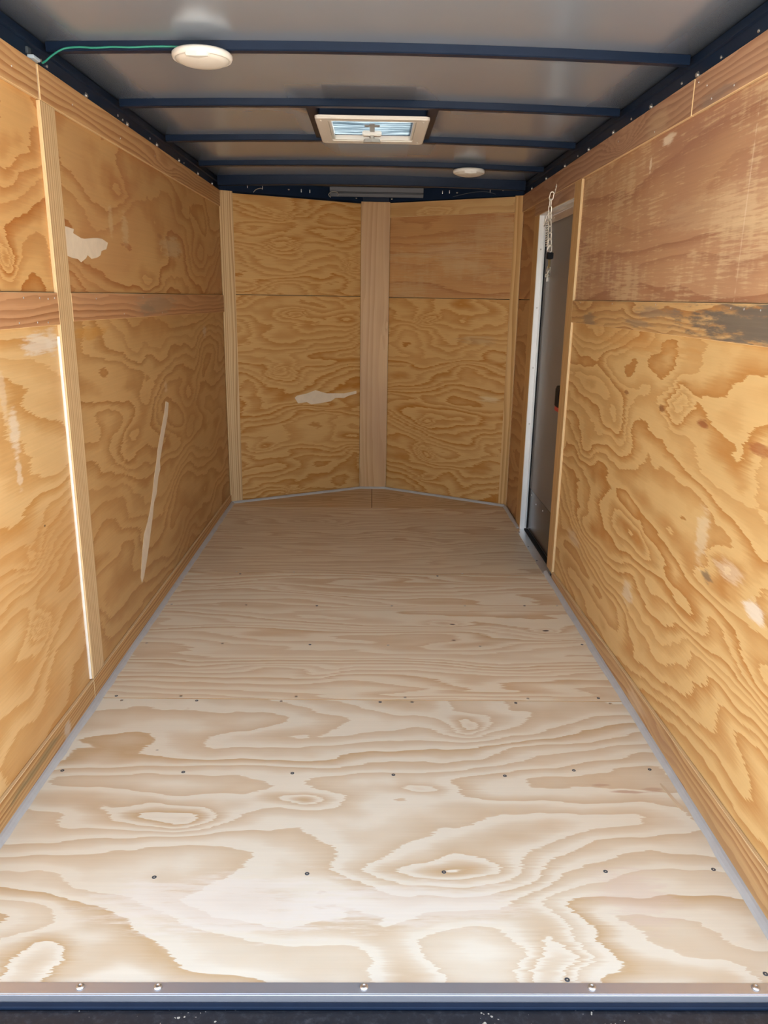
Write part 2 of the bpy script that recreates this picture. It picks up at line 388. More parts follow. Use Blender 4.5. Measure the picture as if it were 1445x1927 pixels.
# ------------------------------------------------------------------ walls
def skin(name, lo, hi, label):
    o = bx(name, lo, hi, M_skin, bev=0, kind='structure'); tag(o, label, 'wall'); 
    o.data.transform(Matrix.Translation(o.location)); o.location = (0, 0, 0)
    return o
wall_left = skin('wall_left', (-0.915, Y0, -0.05), (-0.906, YC + 0.01, 1.99), 'long plywood wall with a pale vertical batten and dried filler marks')
bm = bmesh.new()
for lo, hi in (((0.906, Y0, -0.05), (0.942, 3.596, 1.99)), ((0.906, 4.33, -0.05), (0.942, YC + 0.01, 1.99)), ((0.906, 3.596, 1.722), (0.942, 4.33, 1.99))): box(bm, lo, hi)
wall_right = build('wall_right', bm, M_skin, kind='structure', centre=False); tag(wall_right, 'long plywood wall with the narrow side door at its far end', 'wall')
bm = bmesh.new()
def wallstrip(bm, A, B, t, z0, z1):
    A, B = Vector((*A, 0)), Vector((*B, 0)); d = (B - A).normalized(); n = Vector((-d.y, d.x, 0)) * t
    vs = [bm.verts.new(q + Vector((0, 0, z))) for q in (A, B, B + n, A + n) for z in (z0, z1)]
    for f in ((0, 2, 3, 1), (2, 4, 5, 3), (4, 6, 7, 5), (6, 0, 1, 7), (0, 6, 4, 2), (1, 3, 5, 7)): bm.faces.new([vs[i] for i in f])
oL = PNL.o - PNL.n * 0.012; oR = PNR.o - PNR.n * 0.012
wallstrip(bm, (-0.915, YC + 0.012), (NXL - 0.01, YN + 0.03), 0.008, -0.05, 1.99)
wallstrip(bm, (NXL - 0.01, YN + 0.03), (NXR + 0.01, YN + 0.03), 0.008, -0.05, 1.99)
wallstrip(bm, (NXR + 0.01, YN + 0.03), (0.942, YC + 0.012), 0.008, -0.05, 1.99)
wall_front = build('wall_front', bm, M_skin, kind='structure', centre=False); tag(wall_front, 'shallow V-shaped plywood nose wall with a centre post', 'wall')

PT = 0.010
GREY = (0.135, 0.115, 0.09)
FILL = (0.68, 0.55, 0.40)
wl1 = wood('left_rear_upper', (0.66, 0.40, 0.165), (0.46, 0.205, 0.06), seed=61.5, su=1.4, sv=2.6, slope=9, amp=10, jag=0.015, flame=0.5, knots=[(2.02, 1.37, 0.05, 0.035, 3.0), (2.1, 1.62, 0.10, 0.08, 1.8)], blotch=0.1, tint=((0.50, 0.22, 0.09), 0.35), specks=0.6)
wl2 = wood('left_rear_lower', (0.69, 0.47, 0.23), (0.56, 0.32, 0.12), seed=72.1, su=1.1, sv=3.2, amp=10, jag=0.03, slope=12, flame=0.55, knots=[(1.99, 0.60, 0.08, 0.05, 2.4), (1.94, 0.40, 0.05, 0.05, 2.4)], blotch=0.12, tint=((0.56, 0.27, 0.08), 0.45), specks=0.9,
           spots=[(2.17, 1.155, 0.11, 0.035, (0.74, 0.64, 0.50), 0.75), (2.26, 1.16, 0.05, 0.045, (0.72, 0.62, 0.48), 0.6), (1.97, 0.95, 0.035, 0.06, PALE, 0.8), (1.97, 0.84, 0.02, 0.05, PALE, 0.6), (1.93, 1.05, 0.02, 0.08, PALE, 0.4)])
wl3 = wood('left_front_upper', (0.60, 0.375, 0.165), (0.42, 0.195, 0.065), seed=84.4, su=1.2, sv=2.6, slope=9, amp=11, jag=0.02, flame=0.62, blotch=0.1, tint=((0.44, 0.20, 0.08), 0.4), specks=0.4,
           knots=[(3.0, 1.65, 0.14, 0.06, 2.4), (3.35, 1.35, 0.15, 0.05, 2.4), (4.2, 1.45, 0.2, 0.09, 2.4)],
           spots=[(3.02, 1.52, 0.05, 0.07, (0.62, 0.45, 0.24), 0.6), (2.86, 1.53, 0.025, 0.06, (0.62, 0.45, 0.24), 0.5), (3.68, 1.50, 0.22, 0.05, (0.60, 0.45, 0.26), 0.55), (3.50, 1.527, 0.05, 0.012, (0.34, 0.15, 0.05), 0.6), (3.62, 1.53, 0.05, 0.012, (0.34, 0.15, 0.05), 0.5)])
wl4 = wood('left_front_lower', (0.57, 0.365, 0.165), (0.43, 0.235, 0.088), seed=95.8, su=1.1, sv=3, slope=10, amp=11, jag=0.025, flame=0.62, blotch=0.14, tint=((0.44, 0.225, 0.075), 0.5), specks=0.7,
           knots=[(3.45, 1.05, 0.2, 0.09, 2.4), (2.95, 0.70, 0.15, 0.10, 2.4), (3.8, 0.8, 0.25, 0.08, 2.1)],
           spots=[(2.56, 1.17, 0.18, 0.025, (0.55, 0.27, 0.06), 0.6), (3.45, 0.9, 0.03, 0.03, PALE, 0.3), (4.3, 1.10, 0.06, 0.03, (0.60, 0.52, 0.42), 0.6)])
sv_v = dict(su=0.5, sv=10.0, slope=70.0, amp=4.0, jag=0.01, flame=0.55, blotch=0.06, fib=0.14)
bt1 = wood('batten_pale', (0.70, 0.53, 0.32), (0.50, 0.32, 0.16), seed=101, **sv_v)
bt2 = wood('batten_brown', (0.57, 0.365, 0.185), (0.49, 0.295, 0.135), jag=0.012, seed=109, su=0.6, sv=7, slope=25, amp=5, blotch=0.12, fib=0.1, flame=0.6,
           knots=[(1.10, 0.10, 0.05, 0.012, 1.2)], tint=((0.40, 0.22, 0.12), 0.4))
bt3 = wood('batten_honey', (0.64, 0.42, 0.20), (0.48, 0.28, 0.11), jag=0.012, seed=117, su=0.6, sv=7, slope=45, amp=4, blotch=0.1, fib=0.12)
sp1 = wood('strip_red', (0.56, 0.315, 0.165), (0.38, 0.185, 0.085), jag=0.02, seed=123, su=1, sv=6, slope=45, amp=6, blotch=0.12, fib=0.12, tint=((0.42, 0.215, 0.12), 0.5),
           spots=[(3.35, 1.25, 0.38, 0.045, (0.36, 0.25, 0.15), 0.65), (3.2, 1.235, 0.12, 0.03, (0.20, 0.16, 0.11), 0.4)])
sp2 = wood('strip_top', (0.62, 0.385, 0.19), (0.44, 0.22, 0.09), seed=131, su=1, sv=6, slope=50, amp=6, jag=0.015, blotch=0.1, flame=0.6, knots=[(3.6, 1.83, 0.2, 0.03, 2.4)])
sp3 = wood('strip_bottom', (0.60, 0.375, 0.165), (0.38, 0.185, 0.06), seed=139, su=0.6, sv=8, amp=5, slope=75, jag=0.02, blotch=0.1,
           spots=[(2.07, 0.035, 0.03, 0.03, (0.62, 0.52, 0.40), 0.7), (1.85, 0.05, 0.22, 0.015, (0.22, 0.18, 0.08), 0.6)])
# left wall
board('plywood_panel', PL, rect(Y0, 1.293, 2.355, 1.86), -PT, 0, wl1, wall_left)
pl2 = board('plywood_panel', PL, rect(Y0, 0.03, 2.355, 1.290), -PT, 0, wl2, wall_left)
pl3 = board('plywood_panel', PL, rect(2.358, 1.293, YC + 0.009, 1.86), -PT, 0, wl3, wall_left)
pl4 = board('plywood_panel', PL, rect(2.358, 0.03, YC + 0.009, 1.290), -PT, 0, wl4, wall_left)
E_ = 0.0002
board('batten', PL, rect(2.305, 0.078, 2.407, 1.789), E_, TB, bt1, wall_left, grain='b')
board('batten', PL, rect(Y0, 1.203, 2.304, 1.292), E_, TB, sp1, wall_left)
board('batten', PL, [(2.408, 1.209), (YC, 1.192), (YC, 1.292), (2.408, 1.292)], E_, TB, sp1, wall_left)
board('batten', PL, rect(Y0, 1.790, 2.303, ZT), E_, TB, sp2, wall_left)
board('batten', PL, rect(2.314, 1.790, YC, ZT), E_, TB, sp2, wall_left)
board('batten', PL, [(Y0, 0.0), (2.3035, 0.0), (2.3035, 0.074), (Y0, 0.095)], E_, TB, sp3, wall_left)
board('batten', PL, [(2.3055, 0.0), (YC, 0.0), (YC, 0.056), (2.3055, 0.074)], E_, TB, sp3, wall_left)
board('joint_filler', PL, rect(2.304, 1.792, 2.3132, 1.872), E_, TB - 0.003, M_filler, wall_left, bev=0)
M_bead = solid('pale_bead_surface', (0.82, 0.78, 0.70), var=0.04, nscale=30, Roughness=0.6)
bm = bmesh.new(); tube(bm, [(-R + 0.0035, 2.3005, z) for z in (0.082, 0.3, 0.6, 0.9, 1.12, 1.17)], 0.0042, 6); build('pale_bead', bm, M_bead, wall_left)  # thin pale bead down the rear edge of the left batten
patch('filler_patch', PL, [(2.434, 1.481), (2.503, 1.478), (2.494, 1.466), (2.559, 1.456), (2.587, 1.456), (2.646, 1.462), (2.707, 1.467), (2.755, 1.467), (2.81, 1.458), (2.788, 1.436), (2.737, 1.428), (2.726, 1.414), (2.692, 1.405), (2.637, 1.398), (2.603, 1.408), (2.587, 1.398), (2.541, 1.384), (2.516, 1.392), (2.463, 1.394), (2.432, 1.398), (2.43, 1.416), (2.43, 1.438)], E_, M_filler, pl3)
patch('filler_streak', PL, [(3.429, 0.838), (3.478, 0.824), (3.448, 0.769), (3.368, 0.694), (3.314, 0.638), (3.279, 0.602), (3.278, 0.566), (3.237, 0.539), (3.197, 0.476), (3.152, 0.451), (3.113, 0.391), (3.077, 0.346), (3.042, 0.3), (2.993, 0.245), (2.947, 0.198), (2.913, 0.182), (2.903, 0.207), (2.918, 0.243), (2.945, 0.301), (2.983, 0.362), (3.041, 0.397), (3.086, 0.434), (3.136, 0.491), (3.176, 0.553), (3.228, 0.612), (3.25, 0.651), (3.337, 0.736), (3.389, 0.785)], E_, M_filler, pl4)

bm = bmesh.new(); lathe(bm, [(0.0028, 0.0), (0.0024, 0.0008), (0.0008, 0.0010)], (0, 0, 0), axis='X', n=8); NAIL = mesh_of(bm, M_zinc)
for y, z in ((1.945, 1.283), (2.08, 1.278), (2.18, 1.277), (2.235, 1.275), (2.28, 1.277), (2.04, 1.216), (2.15, 1.214), (2.22, 1.212), (2.62, 1.275), (2.90, 1.222), (3.15, 1.28), (3.42, 1.215), (2.55, 1.83), (3.0, 1.82), (3.45, 1.835), (2.15, 1.83)):
    place_mesh('nail', NAIL, (-W, y, z), wall_left)
# right wall
DY0, DY1, DZ = 3.597, 4.325, 1.722
wr1 = wood('right_upper', scrape=((0.66, 0.47, 0.26), 0.6), light=(0.50, 0.295, 0.165), dark=(0.38, 0.195, 0.105), seed=151, su=0.8, sv=3, slope=10, amp=5, jag=0.03, flame=0.7, blotch=0.14, fib=0.12, tint=((0.36, 0.175, 0.105), 0.75), rough=0.5,
           spots=[(2.15, 1.53, 0.42, 0.06, (0.62, 0.43, 0.24), 0.35), (1.92, 1.47, 0.22, 0.03, (0.66, 0.48, 0.26), 0.4), (2.52, 1.765, 0.06, 0.022, PALE, 0.8), (2.66, 1.71, 0.012, 0.03, PALE, 0.9), (1.943, 1.52, 0.004, 0.24, PALE, 0.4)])
wr2 = wood('right_lower', (0.70, 0.48, 0.22), (0.53, 0.285, 0.10), seed=163.7, su=1.1, sv=3.4, amp=12, jag=0.022, slope=12, flame=0.55, blotch=0.08, fib=0.06, specks=0.8,
           knots=[(2.20, 1.03, 0.07, 0.06, 3.0), (1.60, 0.80, 0.18, 0.10, 4.2), (1.80, 0.66, 0.16, 0.045, 3.0), (2.75, 0.85, 0.16, 0.08, 2.7), (3.15, 0.70, 0.18, 0.06, 3.0), (2.45, 0.55, 0.3, 0.05, 2.4), (3.0, 0.4, 0.3, 0.06, 2.4), (1.5, 0.45, 0.2, 0.06, 2.4)],
           spots=[(1.95, 0.70, 0.045, 0.085, (0.75, 0.60, 0.38), 0.6), (1.78, 0.66, 0.09, 0.03, (0.78, 0.62, 0.42), 0.55), (1.63, 0.615, 0.06, 0.03, (0.80, 0.72, 0.60), 0.7), (1.888, 0.605, 0.035, 0.018, (0.16, 0.12, 0.08), 0.7),
                  (2.335, 0.98, 0.03, 0.012, (0.26, 0.09, 0.025), 0.8), (2.03, 0.981, 0.045, 0.014, (0.30, 0.09, 0.03), 0.8), (1.714, 0.976, 0.06, 0.016, (0.35, 0.10, 0.03), 0.7), (2.68, 0.99, 0.025, 0.01, (0.26, 0.09, 0.025), 0.7), (2.465, 0.335, 0.06, 0.045, PALE, 0.6), (3.2, 0.30, 0.12, 0.03, (0.72, 0.58, 0.40), 0.45), (2.6, 1.16, 0.6, 0.03, (0.60, 0.30, 0.09), 0.5)])
sp4 = wood('strip_weathered', (0.60, 0.39, 0.18), (0.42, 0.22, 0.085), jag=0.02, seed=171, su=1.6, sv=7, slope=40, amp=7, blotch=0.12, fib=0.2,
           spots=[(1.70, 1.245, 0.58, 0.062, GREY, 0.92), (2.45, 1.26, 0.22, 0.02, (0.26, 0.19, 0.13), 0.6), (3.2, 1.22, 0.12, 0.03, (0.24, 0.17, 0.11), 0.7), (2.6, 1.225, 0.15, 0.016, (0.25, 0.18, 0.12), 0.6)])
sp5 = wood('strip_top_right', (0.48, 0.295, 0.19), (0.36, 0.20, 0.125), jag=0.02, seed=179, su=1.2, sv=6, slope=40, amp=6, blotch=0.14, knots=[(2.95, 1.835, 0.12, 0.03, 4.8)], tint=((0.42, 0.215, 0.13), 0.5),
           spots=[(2.18, 1.80, 0.14, 0.02, (0.24, 0.17, 0.13), 0.6), (2.6, 1.82, 0.12, 0.04, (0.60, 0.42, 0.24), 0.4)])
sp6 = wood('strip_bottom_right', (0.58, 0.37, 0.18), (0.42, 0.22, 0.09), jag=0.02, seed=187, su=1.4, sv=7, slope=40, amp=6, blotch=0.14, spots=[(2.25, 0.04, 0.10, 0.03, (0.68, 0.50, 0.32), 0.5), (2.05, 0.045, 0.20, 0.03, (0.46, 0.26, 0.13), 0.5)])
wr3 = wood('right_far', (0.50, 0.285, 0.14), (0.37, 0.18, 0.08), seed=193, su=1.3, sv=4.0, slope=9.0, amp=6.4, blotch=0.1)
wr4 = wood('right_far_lower', (0.53, 0.32, 0.15), (0.39, 0.20, 0.08), seed=198, su=1.3, sv=4.0, slope=9.0, amp=8.0, blotch=0.1)
board('plywood_panel', PR, rect(Y0, 1.293, 3.595, 1.86), -PT, 0, wr1, wall_right)
board('plywood_panel', PR, rect(Y0, 0.03, 3.595, 1.290), -PT, 0, wr2, wall_right)
board('plywood_panel', PR, rect(4.327, 1.294, YC + 0.009, 1.86), -PT, 0, wr3, wall_right)
board('plywood_panel', PR, rect(4.327, 0.0, YC + 0.009, 1.290), -PT, -0.001, wr4, wall_right)
board('batten', PR, rect(3.483, 0.030, 3.595, 1.784), E_, TB, bt3, wall_right, grain='b')
board('batten', PR, [(Y0, 1.200), (3.482, 1.200), (3.482, 1.292), (Y0, 1.292)], E_, TB, sp4, wall_right)
board('batten', PR, rect(Y0, 1.785, 2.325, ZT), E_, TB, sp5, wall_right)
board('batten', PR, rect(2.331, 1.785, YC, ZT), E_, TB, sp5, wall_right)
board('joint_filler', PR, rect(2.3255, 1.787, 2.3305, 1.874), E_, TB - 0.003, M_filler, wall_right, bev=0)
board('batten', PR, [(Y0, 0.0), (3.482, 0.0), (3.482, 0.040), (Y0, 0.118)], E_, TB, sp6, wall_right)
board('batten', PR, rect(3.5965, DZ + 0.002, 4.452, 1.784), E_, TB, sp5, wall_right)
board('batten', PR, rect(4.328, 0.0, 4.452, DZ), E_, TB, bt3, wall_right, grain='b')

for y, z in ((1.93, 1.281), (1.86, 1.279), (2.45, 1.284), (2.9, 1.283), (3.35, 1.284), (1.78, 1.278), (2.20, 1.80), (2.24, 1.84), (2.07, 1.80), (2.62, 1.80), (2.30, 1.862), (3.0, 1.84)):
    place_mesh('nail', NAIL, (W, y, z), wall_right, (0, 0, math.pi))
# nose wall
ns = dict(su=1.7, sv=5.0, slope=15.0, amp=11, jag=0.03, blotch=0.08, fib=0.08)
NLc, NDc = (0.62, 0.39, 0.165), (0.46, 0.225, 0.06)
wn1 = wood('nose_left_upper', NLc, NDc, seed=203, su=1.8, sv=5.5, slope=14, amp=10, jag=0.04, knots=[(0.415, 1.60, 0.14, 0.07, 4.2), (0.86, 1.50, 0.07, 0.06, 3.6), (0.40, 1.78, 0.10, 0.03, 2.4)], blotch=0.1, flame=0.6)
wn2 = wood('nose_left_lower', NLc, NDc, seed=211, knots=[(0.44, 1.185, 0.08, 0.03, 3.0), (0.40, 0.82, 0.07, 0.05, 3.6), (0.42, 0.05, 0.06, 0.03, 2.4), (0.25, 0.35, 0.08, 0.03, 2.4)], specks=0.4, **ns)
wn3 = wood('nose_right_upper', (0.52, 0.29, 0.125), (0.40, 0.19, 0.075), scrape=((0.56, 0.38, 0.19), 0.45), seed=223, su=1.2, sv=4, slope=12, amp=6, jag=0.05, flame=0.7, blotch=0.14, fib=0.14, tint=((0.40, 0.19, 0.085), 0.6),
           spots=[(0.75, 1.555, 0.18, 0.02, (0.52, 0.36, 0.18), 0.5), (0.45, 1.58, 0.25, 0.05, (0.55, 0.36, 0.2), 0.4), (0.35, 1.49, 0.16, 0.03, (0.56, 0.38, 0.2), 0.4)])
wn4 = wood('nose_right_lower', NLc, NDc, seed=231, knots=[(0.617, 1.16, 0.05, 0.04, 3.6), (0.59, 0.29, 0.06, 0.05, 3.6), (0.60, 0.50, 0.05, 0.03, 2.4), (0.6, 0.12, 0.07, 0.03, 2.4)],
           spots=[(0.15, 0.68, 0.09, 0.022, (0.66, 0.50, 0.27), 0.8), (0.25, 1.04, 0.15, 0.03, (0.36, 0.27, 0.16), 0.35)], specks=0.3, **ns)
sp7 = wood('nose_top_strip', (0.60, 0.40, 0.19), (0.48, 0.275, 0.11), seed=239, su=1.6, sv=5.0, slope=9.0, amp=6.4, knots=[(0.55, 1.80, 0.12, 0.03, 4.2)])
board('plywood_panel', PNL, rect(-0.012, 1.2965, LL - 0.008, 1.868), -PT, 0, wn1, wall_front)
pn2 = board('plywood_panel', PNL, rect(-0.012, 0.0, LL - 0.008, 1.2935), -PT, 0.0, wn2, wall_front)
board('plywood_panel', PNR, rect(-0.012, 1.2935, LR - 0.008, 1.84), -PT, 0, wn3, wall_front)
board('plywood_panel', PNR, rect(-0.012, 0.0, LR - 0.008, 1.2905), -PT, 0.0, wn4, wall_front)
board('batten', PNL, rect(-0.006, 0.0, 0.076, ZT), E_, TB, bt1, wall_front, grain='b')
board('batten', PNR, rect(-0.006, 0.0, 0.048, ZT), E_, TB, bt3, wall_front, grain='b')
board('batten', PNR, rect(0.049, 1.787, LR - 0.009, 1.873), E_, TB * 0.9, sp7, wall_front)
board('batten', PN, rect(NXL - 0.012, 0.0, NXR + 0.012, ZT), 0.0, 0.013, bt2, wall_front, grain='b')
patch('filler_patch', PNL, [(0.455, 0.653), (0.471, 0.666), (0.542, 0.677), (0.605, 0.696), (0.686, 0.671), (0.751, 0.668), (0.817, 0.665), (0.909, 0.678), (0.91, 0.66), (0.851, 0.648), (0.817, 0.635), (0.751, 0.638), (0.718, 0.618), (0.637, 0.608), (0.573, 0.604), (0.541, 0.62), (0.478, 0.616)], E_, M_filler, pn2)

# ------------------------------------------------------------------ ceiling: sheet with the vent opening, bows, rails
M_roof = N('painted_roof_sheet')
tc = M_roof.n.new('ShaderNodeTexCoord')
nz = M_roof.noise(tc.outputs['Object'], 3.0, 3.0, 0.5)
M_roof.l.new(M_roof.mix(nz, (0.37, 0.44, 0.53), (0.42, 0.50, 0.60)), M_roof.b.inputs['Base Color'])
M_roof.b.inputs['Roughness'].default_value = 0.24; M_roof.b.inputs['Metallic'].default_value = 0.55
mp = M_roof.n.new('ShaderNodeMapping'); mp.inputs['Scale'].default_value = (0.6, 2.2, 1); M_roof.l.new(tc.outputs['Object'], mp.inputs['Vector'])
bn = M_roof.noise(mp.outputs[0], 2.5, 2.0, 0.5)
bp = M_roof.n.new('ShaderNodeBump'); bp.inputs['Strength'].default_value = 0.10; bp.inputs['Distance'].default_value = 0.004
M_roof.l.new(bn, bp.inputs['Height']); M_roof.l.new(bp.outputs[0], M_roof.b.inputs['Normal'])
M_roof = M_roof.m
VX0, VX1, VY0, VY1 = -0.165, 0.175, 3.185, 3.565      # roof opening
xs = sorted({-0.915, 0.942, VX0, VX1, *[-0.9 + 0.15 * i for i in range(1, 12)]}); ys = [Y0, 1.6, 2.2, 2.8, VY0, VY1, 4.2, YC, 5.10, YN + 0.03]
bm = bmesh.new(); grid = {}
def gv(i, j, k):
    if (i, j, k) not in grid: grid[i, j, k] = bm.verts.new((xs[i], ys[j], roof_z(max(-0.9, min(0.9, xs[i]))) + 0.003 * k))
    return grid[i, j, k]
cells = set()
for i in range(len(xs) - 1):
    for j in range(len(ys) - 1):
        cx, cy = (xs[i] + xs[i + 1]) / 2, (ys[j] + ys[j + 1]) / 2
        if VX0 < cx < VX1 and VY0 < cy < VY1: continue
        cells.add((i, j))
for i, j in cells:
    for k in (0, 1): bm.faces.new([gv(a, b, k) for a, b in ((i, j), (i + 1, j), (i + 1, j + 1), (i, j + 1))])
    for (di, dj, a, b) in ((-1, 0, (i, j), (i, j + 1)), (1, 0, (i + 1, j), (i + 1, j + 1)), (0, -1, (i, j), (i + 1, j)), (0, 1, (i, j + 1), (i + 1, j + 1))):
        if (i + di, j + dj) not in cells:
            bm.faces.new((gv(*a, 0), gv(*b, 0), gv(*b, 1), gv(*a, 1)))
ceiling = build('ceiling', bm, M_roof, kind='structure', centre=False)
tag(ceiling, 'glossy grey metal roof sheet over black cross bows', 'ceiling')
for f in ceiling.data.polygons: f.use_smooth = abs(f.normal.z) > 0.5

def bow(y0, y1, drop, xa=-0.884, xb=0.884, name='roof_bow'):
    bm = bmesh.new(); n = max(2, int((xb - xa) / 0.06)); rings = []
    for i in range(n + 1):
        x = xa + (xb - xa) * i / n; z = roof_z(x) - 0.0005
        rings.append([bm.verts.new((x, yy, zz)) for yy, zz in ((y0, z), (y0, z - drop + 0.003), (y0 + 0.003, z - drop), (y1 - 0.003, z - drop), (y1, z - drop + 0.003), (y1, z))])
    for A, B in zip(rings, rings[1:]):
        for k in range(6): bm.faces.new((A[k], A[(k + 1) % 6], B[(k + 1) % 6], B[k]))
    bm.faces.new(rings[0]); bm.faces.new(rings[-1][::-1])
    return build(name, bm, M_black, ceiling)
bow(1.78, 1.81, 0.024)
b1 = bow(2.385, 2.417, 0.024)
bow(3.02, 3.055, 0.024)
bow(3.648, 3.688, 0.024, xb=-0.20); bow(3.648, 3.688, 0.024, xa=0.222)
bow(4.30, 4.345, 0.024)
bow(4.79, 4.835, 0.052)
# framing around the vent
bow(3.056, 3.645, 0.014, -0.236, -0.196, 'vent_header'); bow(3.056, 3.645, 0.014, 0.206, 0.246, 'vent_header')
bow(3.645, 3.682, 0.010, -0.199, 0.221, 'vent_header')
# side rails, screws on them
bm = bmesh.new(); lathe(bm, [(0.0095, 0.0), (0.0095, 0.0012), (0.0066, 0.0016), (0.0060, 0.0048), (0.0042, 0.0062), (0.0010, 0.0064)], (0, 0, 0), axis='X', n=12)
HEX = mesh_of(bm, M_zinc)
bm = bmesh.new(); lathe(bm, [(0.0042, 0.0), (0.0040, 0.0018), (0.0022, 0.0030), (0.0006, 0.0032)], (0, 0, 0), axis='X', n=10)
DOME = mesh_of(bm, M_zinc)
for sgn in (-1, 1):
    bm = bmesh.new(); prof = [(0.891, 1.855), (0.891, 1.916), (0.884, 1.919), (0.884, 1.923), (0.895, 1.926), (0.895, 1.9485), (0.905, 1.9485), (0.905, 1.855)]
    rings = [[bm.verts.new((sgn * a, y, b)) for a, b in prof] for y in (Y0, YC)]
    for k in range(8): bm.faces.new((rings[0][k], rings[0][(k + 1) % 8], rings[1][(k + 1) % 8], rings[1][k]))
    bm.faces.new(rings[0][::-1]); bm.faces.new(rings[1])
    rail = build('side_rail', bm, M_black, ceiling)
    hx = [2.335, 2.70, 3.10, 3.44, 3.85, 4.25, 4.62] if sgn > 0 else [2.325, 2.70, 3.12, 3.52, 3.90, 4.30, 4.66]
    dm = [(1.99, 1.893), (2.188, 1.892), (2.449, 1.895), (2.90, 1.893), (3.62, 1.893)] if sgn > 0 else [(2.36, 1.897), (2.40, 1.893), (3.015, 1.896), (3.07, 1.893), (3.42, 1.895), (4.0, 1.893)]
    for y in hx: place_mesh('rail_screw', HEX, (sgn * 0.891, y, 1.888), rail, (0, 0, 0 if sgn < 0 else math.pi))
    for y, z in dm: place_mesh('rail_screw', DOME, (sgn * 0.891, y, z), rail, (0, 0, 0 if sgn < 0 else math.pi))
# nose rails with downward screw tips
def nrail(A, B, n):
    A, B, n = Vector(A), Vector(B), n.normalized(); bm = bmesh.new()
    vs = [bm.verts.new(q + n * h + Vector((0, 0, z))) for q in (A, B) for h, z in ((-0.022, 1.872), (-0.004, 1.880), (-0.004, 1.948), (-0.022, 1.9485))]
    for k in range(4): bm.faces.new((vs[k], vs[(k + 1) % 4], vs[4 + (k + 1) % 4], vs[4 + k]))
    bm.faces.new(vs[:4][::-1]); bm.faces.new(vs[4:])
    return build('nose_rail', bm, M_black, ceiling)
NRL = nrail((-W, YC, 0), (NXL, YN, 0), nL); NRR = nrail((W, YC, 0), (NXR, YN, 0), nR); NRC = nrail((NXL, YN, 0), (NXR, YN, 0), Vector((0, -1, 0)))
bm = bmesh.new(); lathe(bm, [(0.0012, -0.018), (0.0022, -0.012), (0.0022, 0.0)], (0, 0, 0), n=6); TIP = mesh_of(bm, M_zinc)
bm = bmesh.new(); lathe(bm, [(0.0005, -0.0065), (0.0038, -0.006), (0.0058, -0.002), (0.0058, 0.0), (0.002, 0.0005)], (0, 0, 0), n=10); NUT = mesh_of(bm, M_zinc)
for x, y, z in ((-0.73, 4.90, 1.916), (-0.648, 4.945, 1.916), (-0.43, 5.065, 1.918), (-0.38, 5.09, 1.918)): place_mesh('screw_tip', TIP, (x, y, z), NRL)
for x, y, z in ((-0.502, 5.025, 1.912), (-0.10, 5.255, 1.896)): place_mesh('nose_screw', NUT, (x, y, z), NRL)
for x, y, z in ((0.47, 5.055, 1.925), (0.43, 5.08, 1.925), (0.70, 4.925, 1.916)): place_mesh('screw_tip', TIP, (x, y, z), NRR)
for x, y, z in ((0.515, 5.035, 1.912), (0.77, 4.885, 1.912), (0.125, 5.262, 1.896)): place_mesh('nose_screw', NUT, (x, y, z), NRR)
# bright metal cross piece high in the nose
M_bar = solid('brushed_bar', (0.045, 0.046, 0.05), var=0.05, nscale=5, Metallic=0.4, Roughness=0.45)
bm = bmesh.new(); prof = [(5.165, 1.892), (5.160, 1.910), (5.166, 1.912), (5.166, 1.918), (5.158, 1.920), (5.152, 1.944), (5.152, 1.9485), (5.172, 1.9485), (5.172, 1.892)]
rings = [[bm.verts.new((x, a, b)) for a, b in prof] for x in (-0.262, 0.318)]
for k in range(9): bm.faces.new((rings[0][k], rings[0][(k + 1) % 9], rings[1][(k + 1) % 9], rings[1][k]))
bm.faces.new(rings[0][::-1]); bm.faces.new(rings[1])
build('nose_cross_bar', bm, M_bar, ceiling)

# ------------------------------------------------------------------ side door
JX = 0.942
door_1 = empty('door_1', (0.93, (DY0 + DY1) / 2, 0.0)); tag(door_1, 'narrow grey metal side door in a bright aluminium frame', 'door', kind='structure')
M_door = solid('door_sheet', (0.20, 0.185, 0.17), var=0.03, nscale=2, Metallic=0.4, Roughness=0.42)
M_kick = solid('kick_plate_metal', (0.055, 0.042, 0.034), var=0.05, nscale=3, Metallic=0.2, Roughness=0.25)
M_jamb = solid('white_aluminium', (0.86, 0.86, 0.84), var=0.02, nscale=5, Metallic=0.25, Roughness=0.38)
leaf = bx('door_leaf', (0.928, DY0 + 0.0005, 0.0003), (0.950, DY1 - 0.010, DZ - 0.012), M_door, door_1, 0.002)
bx('kick_plate', (0.9262, DY0 + 0.006, 0.016), (0.9279, DY1 - 0.016, 0.250), M_kick, door_1, 0.0004)
bx('top_trim', (0.9200, DY0 + 0.004, 1.672), (0.9278, DY1 - 0.012, 1.706), solid('door_trim_tan', (0.50, 0.38, 0.27), Metallic=0.5, Roughness=0.35), door_1, 0.0015)
# frame: far jamb with two ribs, head, threshold
fr = bx('door_frame', (0.8835, DY1 - 0.006, 0.0), (0.927, DY1 + 0.0015, DZ), M_jamb, door_1, 0.001)
bx('jamb_rib', (0.8838, DY1 - 0.0075, 0.0), (0.893, DY1 - 0.0062, DZ - 0.01), M_jamb, fr, 0.0004)
bx('jamb_rib', (0.908, DY1 - 0.014, 0.0), (0.914, DY1 - 0.0062, DZ - 0.012), M_jamb, fr, 0.001)
bx('jamb_gasket', (0.9200, DY1 - 0.013, 0.01), (0.9270, DY1 - 0.0062, DZ - 0.02), M_rubber, fr, 0.001)
bx('door_frame', (0.8835, DY0, DZ - 0.004), (0.927, DY1 - 0.007, DZ + 0.001), M_jamb, door_1, 0.001)
bx('head_stop', (0.905, DY0 + 0.002, DZ - 0.018), (0.918, DY1 - 0.016, DZ - 0.0045), M_alu, door_1, 0.001)
